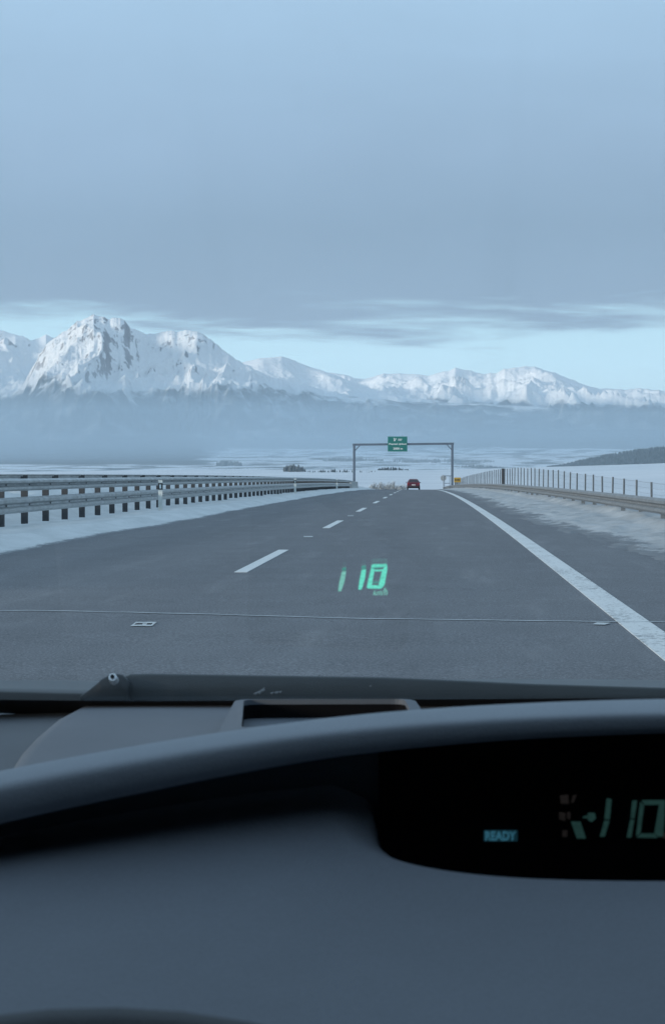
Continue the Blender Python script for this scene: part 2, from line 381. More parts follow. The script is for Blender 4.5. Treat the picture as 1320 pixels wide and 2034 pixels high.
# ------------------------------------------------------------------ road
sg = np.concatenate([np.linspace(-25, 80, 106), np.linspace(80, 700, 220)[1:]])
def strip(name, l0, l1, n, hf, m, s=sg, jit=None):
    l = np.linspace(l0, l1, n); LL, SS = np.meshgrid(l, s); H = hf(LL, SS); ed = None
    if isinstance(H, tuple): H, ed = H
    o = grid_obj(name, LL+shift(SS), SS, rz(SS)+H, m)
    if ed is not None:
        a = o.data.attributes.new('edge', 'FLOAT', 'POINT'); a.data.foreach_set('value', ed.astype(np.float32).ravel())
    return o
road = strip('road', -6.9, 5.0, 14, lambda l, s: l*0.0, M_asph); tag(road, 'grey dry asphalt of the two lane carriageway', None, None, 'structure')
s_f = np.concatenate([np.arange(-20, 90, .22), np.arange(90, 330, .9), np.arange(330, 700, 6)])
def hL(l, s):
    e = -6.02+(fbm(s*.12, s*0, 3, 71)-.5)*.55+(fbm(s*1.3, s*0+4, 3, 72)-.5)*.16
    rise = ss(e-l, 0, 1.5)*.13*(.7+.6*fbm(s*.3, l*.8, 3, 73))
    h = -.012+np.clip((e-l)*.25, -.01, .022)+rise*1.0
    h += (fbm(s*1.1, l*2.2, 4, 74)-.5)*.07*ss(e-l, .1, .6)
    bank = ss(-l, 8.5, 10.0)*.58*(.8+.4*fbm(s*.35, l*.5, 4, 75)) - ss(-l, 11.5, 14)*.5
    h += (fbm(s*2.5, l*3.2, 3, 78)-.5)*.08*ss(-l, 8.2, 9)
    h += .07*np.exp(-((e-l-.75)/.3)**2)*(.4+fbm(s*.8, l, 3, 79))
    ed = .25+1.1*ss(e-l, 0, .5)-.30*ss(-l, 8.15, 8.6)*(1-ss(-l, 10.2, 11))
    return h+bank, ed
o = strip('snow_shoulder', -5.6, -15.5, 100, hL, M_snowL, s_f); tag(o, 'pale snow verge along the left road edge under the guardrail', None, None, 'structure')
def hR(l, s):
    e = 2.95-.9*ss(s, 18, 60)+(fbm(s*.22, s*0, 3, 81)-.5)*.6+(fbm(s*1.6, s*0+2, 4, 82)-.5)*.45+(fbm(s*1.8, l*5, 4, 86)-.5)*.9
    h = -.012+np.clip((l-e)*.10, -.01, .03)+ss(l-e, .3, 2)*.09+(fbm(s*1.2, l*2.0, 4, 83)-.5)*.07*ss(l-e, .1, .7)
    h += .22*ss(l, 4.2, 4.8)*(fbm(s*.9, l, 3, 84)) - ss(l, 5.4, 9)*.6
    ed = .12+.75*ss(l-e, -.05, 1.3)+.5*ss(l, 4.1, 4.6)
    return h, ed
o = strip('snow_verge', 1.75, 10.0, 90, hR, M_snowR, s_f); tag(o, 'dirty grey thin snow on the right hard shoulder with ragged edge', None, None, 'structure')

def ribbon(name, pts, wdt, h, m, parent=None, along=True):
    V = []; 
    for s, l in pts:
        if along: V += [RD(s, l-wdt/2, h), RD(s, l+wdt/2, h)]
        else: V += [RD(s-wdt/2, l, h), RD(s+wdt/2, l, h)]
    V += [v-Vector((0, 0, .02)) for v in V]; n = len(pts); k = 2*n
    Fc = []
    for i in range(n-1):
        a, b_, c, d = 2*i, 2*i+1, 2*i+3, 2*i+2
        Fc += [(a, b_, c, d), (k+d, k+c, k+b_, k+a), (a, d, k+d, k+a), (b_, k+b_, k+c, c)]
    Fc += [(0, k, k+1, 1), (2*n-2, 2*n-1, k+2*n-1, k+2*n-2)]
    return mesh_obj(name, V, Fc, m, parent)
o = ribbon('edge_line', [(s, 1.54) for s in np.concatenate([np.arange(-20, 60, 2), np.arange(60, 600, 8)])], .25, .005, M_paint); tag(o, 'solid white edge line on the right of the lane', None, None, 'structure')
for i in range(0, 30):
    s0 = 20.9+17.0*i
    o = ribbon('lane_dash', [(s0+q, -2.24) for q in (0, 1.5, 3, 4.5, 6.1)], .15, .005, M_paint2); tag(o, 'white dash of the broken centre line', None, 'dashes of the centre line', 'structure')
# expansion joint, survey mark, short marks
jp = [(-12, 16.6), (-6.2, 15.2), (-4.5, 15.05), (-3.3, 14.95), (-1.9, 14.7), (-.6, 14.35), (.3, 14.25), (1.2, 14.16), (2.2, 14.1), (4.5, 14.05)]
V = []; nj = 90; ls = np.linspace(-6.6, 4.4, nj); sp_ = np.interp(ls, [a for a, b in jp], [b for a, b in jp])
for l, s in zip(ls, sp_):
    s += (float(fbm(l*2.2, 0*l, 3, 5))-.5)*.12; wd = .035+.03*float(fbm(l*3, 3.0, 3, 6))
    V += [RD(s-wd/2, l, .0055), RD(s+wd/2, l, .0055)]
M_seal = mat('joint_sealant', (.42, .46, .48), .6, 0, .5, .4, 3)
o = mesh_obj('road_joint', V, [(2*i, 2*i+2, 2*i+3, 2*i+1) for i in range(nj-1)], M_seal); tag(o, 'thin pale expansion joint crossing the whole carriageway', None, None, 'structure')
def road_px(px, py):       # a point of the road surface seen at that place
    d = ray(px, py); ta = np.arange(5, 400, .01); p = Vector((0, 0, EYE))+d*float(ta[np.argmax(EYE+d.z*ta < rz(ta))])
    return p.y, p.x-float(shift(p.y))
def flat_poly(name, poly, h, m, label):
    V = []
    for px, py in poly:
        s, l = road_px(px, py); V.append(RD(s, l, h))
    o = mesh_obj(name, V, [tuple(range(len(V)-1, -1, -1))], m)
    return tag(o, label, None, None, 'structure')
M_mark = mat('thin_paint', (.50, .54, .55), .7, 0, .5, .3, 30)
def outline_mark():
    polys = [[(259, 1245), (270, 1237), (273, 1237), (264, 1245)], [(264, 1242.6), (290, 1242.6), (288, 1245), (262, 1245)], [(270, 1237), (312, 1237), (309, 1239.2), (268, 1239.2)],
             [(312, 1237), (306, 1237), (298, 1245), (302, 1245)], [(284, 1240), (293, 1240), (289, 1244.8), (281, 1244.8)], [(290, 1242.8), (302, 1242.8), (300, 1245.4), (288, 1245.4)]]
    V = []; Fc = []
    for p in polys:
        b = len(V)
        for px, py in p:
            s, l = road_px(px, py); V.append(RD(s, l, .006+.0002*len(Fc)))
        Fc.append(tuple(b+i for i in range(len(p)-1, -1, -1)))
    o = mesh_obj('survey_mark', V, Fc, M_mark); tag(o, 'small white outlined survey mark painted on the left lane', None, None, 'structure')
outline_mark()
flat_poly('paint_mark', [(603, 1067.3), (621, 1067.3), (621, 1065.3), (603, 1065.3)], .006, M_mark, 'short pale dash between the first two lane dashes')
flat_poly('paint_mark', [(690, 1025.6), (702, 1025.6), (702, 1024.4), (690, 1024.4)], .006, M_mark, 'short pale dash beyond the second lane dash')
flat_poly('paint_mark', [(1176, 1242), (1200, 1243), (1212, 1239), (1184, 1238)], .0075, M_mark, 'pale sealant blot on the joint next to the edge line')

# ------------------------------------------------------------------ guardrails
def wbeam(name, L, sc, m, parent):
    prof = [(.015, 0), (.03, .012), (.083, .05), (.083, .10), (.006, .137), (0, .155), (.006, .173), (.083, .21), (.083, .26), (.03, .298), (.015, .31)]
    pr = [(u*1.0, v*sc) for u, v in prof]; V = []; th = .004
    for y in (-.04, L+.04):
        for u, v in pr: V.append((u, y, v))
        for u, v in pr: V.append((u-th, y, v))
    n = len(pr); k = 2*n; Fc = []
    for i in range(n-1):
        Fc += [(i, i+1, k+i+1, k+i), (n+i+1, n+i, k+n+i, k+n+i+1), (i, n+i, n+i+1, i+1), (k+i, k+i+1, k+n+i+1, k+n+i)]
    Fc += [(0, k, k+n, n), (n-1, 2*n-1, k+2*n-1, k+n-1)]
    return mesh_obj(name, V, Fc, m, parent)
def bm_beam(o, side, s, l, h, L, first):
    a = RD(s, l, h); b = RD(s+L, l, h); d = b-a; ang = math.atan2(-d.x, d.y); pit = math.atan2(d.z, d.y)
    sx = 1 if side > 0 else -1
    M = Matrix.Translation(a) @ Matrix.Rotation(ang, 4, 'Z') @ Matrix.Rotation(pit, 4, 'X') @ Matrix.Diagonal((sx, 1, 1, 1))
    t = o if first else copy_obj(o, o.parent); t.matrix_local = M; return t
def post_mesh(name, w_, d_, h0, h1, m, parent):
    b = MB(); b.box(-w_/2, w_/2, -d_/2, -d_/2+.008, h0, h1).box(-w_/2, -w_/2+.008, -d_/2+.008, d_/2, h0, h1).box(w_/2-.008, w_/2, -d_/2+.008, d_/2, h0, h1)
    return b.build(name, m, parent)
def guardrail(label, l, side, s0, s1, beams, post_step, ptop, post_off, group, mb, mp, pw=.11):
    root = empty('guardrail', (0, 0, 0), label, 'guardrail', group)
    for bi, (h, sc) in enumerate(beams):
        o = wbeam('beam', 4.0, sc, mb, root); s = s0; first = True
        while s < s1:
            bm_beam(o, side, s, l, h, 4.0, first); first = False; s += 4.0
    p = post_mesh('post', pw, .07, -.5, ptop, mp, root); s = s0+.6; first = True
    while s < s1:
        t = p if first else copy_obj(p, root); t.location = RD(s, l+post_off, 0); first = False; s += post_step
    sp = MB(); sp.box(-.05, .05, -.05, .05, 0, .14)
    q = sp.build('spacer', mp, root); s = s0+.6; first = True
    while s < min(s1, 130):
        for (h, sc) in beams:
            t = q if first else copy_obj(q, root); first = False
            t.location = RD(s, l+post_off*.42, h+.155*sc-.07)
        s += post_step
    return root
guardrail('double height galvanised guardrail beside the left snow verge', -8.07, 1, 15.3, 205, [(.37, 1.0), (.80, .78)], 2.0, 1.0, -.10, 'steel guardrails', M_galv, M_post, .13)
guardrail('further guardrail behind the median snow bank on the left', -10.9, -1, 15, 300, [(.42, 1.0), (.88, .78)], 4.0, 1.1, .12, 'steel guardrails', M_galv, M_post)
guardrail('single rail grey guardrail curving along the right shoulder', 4.75, -1, 14, 330, [(.30, 1.08)], 4.0, .56, .10, 'steel guardrails', M_galvd, M_galvd)

# delineators
def delineator(s, l, label, proto=None):
    if proto is None:
        r = empty('delineator_post', RD(s, l, .08), label, 'marker post', 'roadside delineator posts')
        b = MB(); b.prism([(-.06, -.035), (.06, -.035), (.045, .04), (-.045, .04)], -.2, .86); b.prism([(-.06, -.035), (.06, -.035), (.045, .04), (-.045, .04)], .86, .88, Matrix.Identity(4)); b.build('shaft', M_white, r)
        MB().box(-.062, .062, -.038, .0, .62, .80).build('black_band', M_black, r)
        MB().box(-.027, .027, -.041, -.036, .655, .765).build('reflector', M_refl, r); return r
    r = proto.copy(); COL.objects.link(r); r.location = RD(s, l, .08); r['label'] = label
    for c in proto.children: copy_obj(c, r)
    return r
d0 = delineator(49.8, -7.5, 'white marker post with black band, nearest on the left verge')
for s, lb in ((101, 'white marker post before the left guardrail, second nearest'), (153, 'white marker post near the far end of the left guardrail')):
    delineator(s, -7.45, lb, d0)

# concrete barrier piece
cr = empty('concrete_barrier', RD(207, -8.1, 0), 'pale concrete barrier where the left guardrail ends', 'barrier')
for i in range(7):
    s = 207+i*4.0; b = MB(); a = RD(s, -8.1, 0)-RD(207, -8.1, 0); b2 = RD(s+3.96, -8.1, 0)-RD(207, -8.1, 0)
    pr = [(-.3, -.4), (.3, -.4), (.3, .15), (.14, .35), (.10, 1.0), (-.10, 1.0), (-.14, .35), (-.3, .15)]
    V = [Vector((a.x+u, a.y, a.z+v)) for u, v in pr]+[Vector((b2.x+u, b2.y, b2.z+v)) for u, v in pr]; n = 8
    b.add(V, [tuple(range(n)), tuple(range(2*n-1, n-1, -1))]+[(i2, n+i2, n+(i2+1) % n, (i2+1) % n) for i2 in range(n)]); b.build('concrete_block', M_conc, cr)

# ------------------------------------------------------------------ fence on the right
def fence():
    r = empty('wire_fence', (0, 0, 0), 'tall wire mesh fence on grey posts beyond the right guardrail', 'fence')
    M_fp = mat('fence_post_grey', (.11, .125, .135), .6, .3, .5, .2, 4); M_w = mat('fence_wire', (.26, .29, .31), .5, .5)
    top = lambda s: float(np.interp(s, [20, 40, 57, 80, 110, 140, 168, 200, 260, 340], [.75, .80, .90, 1.15, 1.55, 1.85, 1.98, 2.0, 1.95, 1.75]))
    X = 7.0; p0 = MB().tube([(0, 0, -1.95), (0, 0, 0)], .034, 8).build('post', M_fp, r)
    cap0 = None; ss_ = []
    s = 26.0; i = 0
    while s < 345:
        t = p0 if i == 0 else copy_obj(p0, r); sj = s+random.uniform(-.25, .25); ss_.append(sj)
        t.location = RD(sj, X, top(sj)+random.uniform(-.03, .03)); t.rotation_euler = (random.uniform(-.02, .02), random.uniform(-.02, .02), 0); i += 1; s += 4.05
    g = MB().tube([(0, 0, -2.1), (0, 0, .02)], .13, 8).build('thick_post', M_post, r); g.location = RD(161, X-.1, top(161))
    b = MB()
    for dz in (0, .18, .36, .54, .72, .95, 1.2, 1.45):
        pts = []
        for a, c in zip(ss_[:-1], ss_[1:]):
            pts += [RD(a, X, top(a)-.04-dz), RD((a+c)/2, X, top((a+c)/2)-.055-dz)]
        b.tube(pts, .0035 if dz else .006, 3, False)
    s = ss_[0]
    while s < 340:
        b.tube([RD(s, X, top(s)-.05), RD(s, X, top(s)-1.55)], .0022, 3, False); s += .3 if s < 120 else .6
    w_ = b.build('wire_mesh', M_w, r); w_['kind'] = 'stuff'
fence()

# ------------------------------------------------------------------ text helper
def text_mesh(txt, bold=.0):
    c = bpy.data.curves.new('t', 'FONT'); c.body = txt; c.size = 1; c.offset = bold; c.resolution_u = 3
    o = bpy.data.objects.new('t', c); COL.objects.link(o); bpy.context.view_layer.update()
    me = bpy.data.meshes.new_from_object(o.evaluated_get(bpy.context.evaluated_depsgraph_get()))
    V = np.array([v.co[:2] for v in me.vertices]); Fc = [tuple(p.vertices) for p in me.polygons]
    bpy.data.objects.remove(o); bpy.data.curves.remove(c); bpy.data.meshes.remove(me)
    V[:, 0] -= V[:, 0].min(); wd = V[:, 0].max(); lo = V[:, 1].min(); hi = V[:, 1].max()
    V[:, 0] /= wd; V[:, 1] = (V[:, 1]-lo)/(hi-lo); return V, Fc
def text_on(txt, x0, x1, z0, z1, y, m, parent, name='lettering', bold=.0):
    V, Fc = text_mesh(txt, bold); return mesh_obj(name, [(x0+a*(x1-x0), y, z0+b*(z1-z0)) for a, b in V], Fc, m, parent)

# ------------------------------------------------------------------ gantry and signs
SG = 258.0
def gantry():
    pl = P(703, 955, SG); pr = P(897.5, 955, SG); top = P(703, 882, SG).z; topr = P(897, 880, SG).z
    r = empty('sign_gantry', (pl.x, SG, float(rz(SG))), 'tall grey steel portal gantry spanning the carriageway', 'gantry')
    g0 = float(rz(SG)); x1 = pr.x-pl.x; h = top-g0; h2 = topr-g0
    for x, hh in ((0, h), (x1, h2)):
        MB().box(x-.17, x+.17, -.17, .17, -.6, hh-.03, .03).build('leg', M_gantry, r)
        MB().box(x-.4, x+.4, -.4, .4, -.6, .25, .03).build('footing', M_conc, r)
    b = MB(); b.add([(-.22, -.15, h-.25), (x1+.22, -.15, h2-.25), (x1+.22, .15, h2-.25), (-.22, .15, h-.25), (-.22, -.15, h+.06), (x1+.22, -.15, h2+.06), (x1+.22, .15, h2+.06), (-.22, .15, h+.06)],
          [(3, 2, 1, 0), (4, 5, 6, 7), (0, 1, 5, 4), (1, 2, 6, 5), (2, 3, 7, 6), (3, 0, 4, 7)]); b.build('crossbeam', M_gantry, r)
    for x in (.0, x1):
        hh = h if x == 0 else h2; sgn = 1 if x == 0 else -1
        b = MB(); b.tube([(x+sgn*.1, 0, hh-.95), (x+sgn*.8, 0, hh-.2)], .07, 6); b.build('brace', M_gantry, r)
    a = P(769.5, 897, SG-.3); c = P(808.5, 867, SG-.3); wd = c.x-a.x; ht = c.z-a.z
    s = empty('motorway_sign', (a.x, SG-.3, a.z), 'green motorway exit sign with white lettering hung on the gantry', 'sign')
    MB().box(0, wd, -.04, .04, 0, ht, .02).build('sign_panel', M_green, s)
    fr = MB(); t = .035
    fr.box(.04, wd-.04, -.046, -.042, .04, .04+t).box(.04, wd-.04, -.046, -.042, ht-.04-t, ht-.04).box(.04, .04+t, -.046, -.042, .04+t, ht-.04-t).box(wd-.04-t, wd-.04, -.046, -.042, .04+t, ht-.04-t)
    fr.build('border', mat('sign_border', (.08, .32, .29), .5), s)
    text_on('337', .52*wd, .73*wd, .72*ht, .85*ht, -.05, M_sgnw, s, bold=.03)
    text_on('Poprad', .07*wd, .49*wd, .42*ht, .56*ht, -.05, M_sgnw, s, bold=.03)
    text_on('východ', .53*wd, .94*wd, .42*ht, .56*ht, -.05, M_sgnw, s, bold=.03)
    text_on('2000 m', .28*wd, .76*wd, .13*ht, .27*ht, -.05, M_sgnw, s, bold=.03)
    b = MB(); cx, cz = .35*wd, .79*ht
    for pl_ in ([(-.10, -.20), (-.02, -.20), (-.02, .16), (-.10, .16)], [(-.02, -.20), (.06, -.20), (.20, .10), (.12, .14), (-.02, -.14)], [(.06, .10), (.24, .02), (.22, .22)], [(-.16, .16), (.04, .16), (-.06, .28)]):
        b.add([(cx+u, -.05-.001*len(b.f), cz+v) for u, v in pl_], [tuple(range(len(pl_)))])
    b.build('exit_symbol', M_sgnw, s)
    # brackets
    b = MB(); b.box(.3, .4, .04, .16, .1, ht-.1).box(wd-.4, wd-.3, .04, .16, .1, ht-.1); b.build('bracket', M_gantry, s)
gantry()
def small_sign(px0, px1, py0, py1, D, m, name, label, gap=1.2, back=False):
    a = P(px0, py1, D); c = P(px1, py0, D); wd, ht = c.x-a.x, c.z-a.z; gz = float(rz(D))-.4; r = empty(name, (a.x, D, gz), label, 'sign'); z0 = a.z-gz
    MB().box(0, wd, -.03, .03, z0, z0+ht, .015).build('board', m, r)
    for x in (wd*.22, wd*.78): MB().tube([(x, .07, 0), (x, .07, z0+ht*.9)], .035, 6).build('post', M_galvd, r)
    return r, wd, z0, ht
ys, wd, z0, ht = small_sign(901, 914.5, 948.5, 958, 250, M_yel, 'yellow_sign', 'small yellow board with dark figures at the foot of the gantry')
for i in range(4): MB().box(wd*(.14+.2*i), wd*(.26+.2*i), -.037, -.032, z0+ht*.3, z0+ht*.7).build('figure', M_black, ys)
gs = empty('round_sign', P(880, 964, 262), 'round pale grey road sign left of the gantry leg', 'sign')
b = MB(); b.tube([(0, -.03, 1.05), (0, .03, 1.05)], .42, 20); b.build('disc', M_galv, gs)
MB().tube([(0, .05, -2), (0, .05, 1.4)], .035, 6).build('post', M_galvd, gs)
fs = empty('steel_frame', P(882, 964, 256), 'open rectangular steel frame joined to the gantry leg', 'frame')
for x in (.0, .75): MB().box(x-.04, x+.04, -.04, .04, -1.5, 1.28).build('upright', M_gantry, fs)
MB().box(-.04, 1.05, -.05, .05, 1.285, 1.38).build('top_rail', M_gantry, fs)
MB().box(.045, .705, -.03, .03, .25, .32).build('lower_rail', M_gantry, fs)

# ------------------------------------------------------------------ red car
def red_car(s, l):
    r = empty('red_car', RD(s, l, 0), 'dark red hatchback driving ahead near the crest', 'car')
    r.rotation_euler = (math.atan2(float(rz(s+1)-rz(s)), 1), 0, -rdang(s))
    Mr = mat('red_paint', (.11, .02, .034), .4, .1, .5); Mg = mat('dark_glass', (.02, .025, .03), .12, 0, .8); Mt = mat('tyre_rubber', (.015, .015, .016), .85)
    Ml = mat('tail_lens', (.30, .01, .01), .2, 0, .6); Mrim = mat('alloy', (.45, .46, .47), .35, .7); Mbl = mat('bumper_black', (.025, .026, .028), .6)
    # body by cross sections along y (y=0 rear): half width, bottom, shoulder, roof half width, roof height
    st = [(0, .78, .42, .80, .70, .92), (.06, .84, .30, .90, .70, 1.05), (.35, .88, .22, .95, .62, 1.38), (.9, .89, .20, .97, .60, 1.47), (1.8, .89, .20, .96, .60, 1.50), (2.5, .89, .20, .94, .60, 1.44), (3.1, .88, .20, .92, .66, 1.02), (3.9, .86, .22, .82, .68, .84), (4.15, .76, .32, .66, .60, .68)]
    V = []; nn = 12
    for y, hw, zb, zs, rw, zr in st:
        sec = [(-hw*.9, zb), (-hw, zb+.12), (-hw, (zb+zs)/2), (-hw*.98, zs), (-(rw+.02), zr-.12), (-rw*.86, zr), (rw*.86, zr), (rw+.02, zr-.12), (hw*.98, zs), (hw, (zb+zs)/2), (hw, zb+.12), (hw*.9, zb)]
        V += [(x, y, z) for x, z in sec]
    Fc = [(i*nn+k, i*nn+(k+1) % nn, (i+1)*nn+(k+1) % nn, (i+1)*nn+k) for i in range(len(st)-1) for k in range(nn)]+[tuple(range(nn-1, -1, -1)), tuple((len(st)-1)*nn+k for k in range(nn))]
    mesh_obj('body', V, Fc, Mr, r, False)
    b = MB(); b.add([(-.62, .10, 1.0), (.62, .10, 1.0), (.53, .30, 1.34), (-.53, .30, 1.34)], [(0, 1, 2, 3)]); b.add([(-.62, .03, 1.0), (.62, .03, 1.0), (.53, .275, 1.345), (-.53, .275, 1.345)], [(0, 1, 2, 3)]); b.build('rear_window', Mg, r)
    for sgn in (-1, 1):
        MB().box(min(sgn*.62, sgn*.85), max(sgn*.62, sgn*.85), -.03, .12, .74, .92, .02).build('tail_light', Ml, r)
        b = MB(); b.add([(sgn*.905, .6, .99), (sgn*.905, 2.9, .96), (sgn*.66, 2.4, 1.36), (sgn*.66, .8, 1.38)], [(0, 1, 2, 3)]); b.build('side_window', Mg, r)
        MB().box(min(sgn*.91, sgn*1.02), max(sgn*.91, sgn*1.02), 2.5, 2.62, .96, 1.08, .02).build('wing_mirror', Mr, r)
        for y in (.75, 3.3):
            t = MB().tube([(sgn*.70, y, .31), (sgn*.90, y, .31)], .31, 18).build('wheel', Mt, r)
            MB().tube([(sgn*.90, y, .31), (sgn*.912, y, .31)], .19, 12).build('rim', Mrim, t)
    MB().box(-.82, .82, -.09, .06, .30, .50, .04).build('bumper', Mbl, r)
    MB().box(-.26, .26, -.04, -.018, .60, .71).build('number_plate', M_sgnw, r)
red_car(250, -.70)

# ------------------------------------------------------------------ frosted bushes by the crest
M_twig = mat('frosted_twig', (.30, .31, .31), .9, 0, .2, .4, 3); M_frost = mat('hoar_frost', (.60, .64, .66), .9, 0, .2, .2, 3)
def bush(px, py, D, hgt, wid, n, label, frost=.5):
    p = P(px, py, D); gz = p.z-hgt; r = empty('frosted_bush', (p.x, D, gz), label, 'bush', 'frosted bushes by the crest')
    a = MB(); f = MB()
    for i in range(n):
        th = random.uniform(0, 2*math.pi); q = random.uniform(0, 1)**.6
        tip = Vector((math.cos(th)*wid*q*.5, math.sin(th)*wid*.5*q, hgt*(1-.55*q*q)*random.uniform(.6, 1)))
        mid = Vector((tip.x*.4, tip.y*.4, tip.z*.55)); base = Vector((tip.x*.1, tip.y*.1, -.3))
        a.tube([base, mid, tip], [.03, .018, .006], 3, False)
        for k in range(7):
            t = random.uniform(.35, 1); q0 = mid.lerp(tip, (t-.35)/.65); q1 = q0+Vector((random.gauss(0, .16), random.gauss(0, .16), random.uniform(0, .3)))
            (f if random.random() < frost else a).tube([q0, q1], [.03, .014], 3, False)
    a.build('branches', M_twig, r); o = f.build('frosted_twigs', M_frost, r)
for px, py, D, h, w_, n, lb, fr in ((742, 957, 330, 2.2, 2.4, 60, 'frosted bush nearest the concrete barrier end', .5), (755, 956, 350, 2.6, 2.6, 70, 'grey twiggy bush, second right of the barrier', .25),
      (768, 954, 370, 3.0, 3.2, 80, 'tallest grey bush of the row before the crest', .3), (781, 955, 380, 2.9, 3.0, 80, 'pale bush beside the tallest one', .55), (791, 960, 400, 2.6, 3.0, 70, 'white frosted bush left of the red car', .95), (801, 959, 430, 2.6, 2.6, 60, 'frosted bush directly left of the red car', .6)):
    bush(px, py, D, h, w_, n, lb, fr)
def snow_pile(px, py, D, w_, h, label):
    p = P(px, py, D); V = []; Fc = []; n = 16; q = 7
    for i in range(q):
        t = i/(q-1); rr_ = w_/2*(1-t)**.6; 
        for k in range(n):
            a = 2*math.pi*k/n; j = 1+.16*math.sin(3*a+i)+random.uniform(-.06, .06); V.append((rr_*j*math.cos(a), rr_*j*math.sin(a), h*t*(1-.1*random.random())))
    for i in range(q-1):
        for k in range(n): Fc.append((i*n+k, i*n+(k+1) % n, (i+1)*n+(k+1) % n, (i+1)*n+k))
    Fc.append(tuple((q-1)*n+k for k in range(n)))
    o = mesh_obj('snow_pile', V, Fc, M_snowL, None, True); o.location = (p.x, D, p.z-h); tag(o, label, 'snow pile')
snow_pile(795, 964, 300, 1.9, 1.5, 'rounded white snow pile left of the red car')

# ------------------------------------------------------------------ far trees
M_conif = [mat('conifer_dark', (.055, .075, .085), .9, 0, .2, .3, .02), mat('conifer_hazed', (.12, .145, .16), .9, 0, .2, .3, .02)]  # blue-grey distance haze is mixed into these tree colours
def conif(b, p, h, w_):
    n = 6; a0 = random.uniform(0, 6)
    for z0, z1, rr_ in ((.08, .55, 1.0), (.35, .8, .72), (.6, 1.0, .45)):
        V = [(p[0]+w_*rr_*math.cos(a0+2*math.pi*k/n)*random.uniform(.8, 1.15), p[1]+w_*rr_*math.sin(a0+2*math.pi*k/n), p[2]+h*z0) for k in range(n)]+[(p[0], p[1], p[2]+h*z1)]
        b.add(V, [(k, (k+1) % n, n) for k in range(n)])
def clump(px0, px1, py, n, h, label, deep=30, m=0):
    b = MB(); base = None; pts = []
    for i in range(n):
        px = random.uniform(px0, px1); q = hit(px, py)
        if q is None: continue
        y = q.y+random.uniform(-deep, deep); pts.append((q.x*y/q.y, y))
    if not pts: return
    cx = sum(p[0] for p in pts)/len(pts); cy = sum(p[1] for p in pts)/len(pts); cz = float(terr(cx, cy))
    for x, y in pts:
        t = (x-min(p[0] for p in pts))/(max(p[0] for p in pts)-min(p[0] for p in pts)+1e-6); hh = h*random.uniform(.5, 1)*(.55+.45*math.sin(math.pi*min(1, max(0, t*1.1+.05))))
        conif(b, (x-cx, y-cy, float(terr(x, y))-cz-1), hh, hh*random.uniform(.22, .34))
    o = b.build('tree_clump', M_conif[m]); o.location = (cx, cy, cz); tag(o, label, 'trees', None, 'stuff')
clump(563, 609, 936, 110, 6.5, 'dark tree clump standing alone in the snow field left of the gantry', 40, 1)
clump(750, 811, 934, 120, 4.2, 'low row of dark trees seen between the gantry legs', 20)
clump(610, 745, 938, 60, 4, 'thin hedge line crossing the field under the sign', 20)
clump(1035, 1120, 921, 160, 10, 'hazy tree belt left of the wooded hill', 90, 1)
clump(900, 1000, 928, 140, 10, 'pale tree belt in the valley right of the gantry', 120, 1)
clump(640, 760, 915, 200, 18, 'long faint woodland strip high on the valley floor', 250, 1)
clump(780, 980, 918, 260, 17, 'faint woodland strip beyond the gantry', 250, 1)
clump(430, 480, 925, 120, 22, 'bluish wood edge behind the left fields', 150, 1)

def wooded_hill():
    D = 4300; pts = [(1085, 925), (1120, 921), (1160, 912), (1200, 905), (1240, 899), (1280, 893), (1330, 889), (1450, 884), (1600, 890), (1750, 915)]
    px = np.arange(1085, 1750, 4.0); sy = np.interp(px, *zip(*pts))
    rays = np.array([list(ray(a, b)) for a, b in zip(px, sy)]); t = np.linspace(-1, 1, 26); T, _ = np.meshgrid(t, px, indexing='ij')
    Dd = D+T*900; X = rays[:, 0][None]*Dd; Y = Dd; topz = EYE+rays[:, 2]*D-1
    Z = -60+(topz[None]+60)*np.cos(T*math.pi/2)**.8
    o = grid_obj('wooded_hill', X, Y, Z, mat('forest_floor', (.06, .075, .08), .9, 0, .2, .5, .01)); tag(o, 'low dark wooded hill rising behind the field on the right', None, None, 'structure')
    b = MB()
    for i in range(6000):
        k = random.randrange(len(px)-1); fx = random.random(); d = -random.random()**.8
        x = np.interp(k+fx, range(len(px)), rays[:, 0]); Dq = D+d*880; tz = np.interp(k+fx, range(len(px)), topz)
        z = -60+(tz+60)*math.cos(d*math.pi/2)**.8; h = random.uniform(4, 8.5)*(.4+.6*min(1, (k+.01)/45))
        conif(b, (x*Dq, Dq, z-1), h, h*.5)
    o = b.build('hill_forest', M_conif[0]); tag(o, 'dark forest covering the low hill on the right', 'forest', None, 'stuff')
wooded_hill()

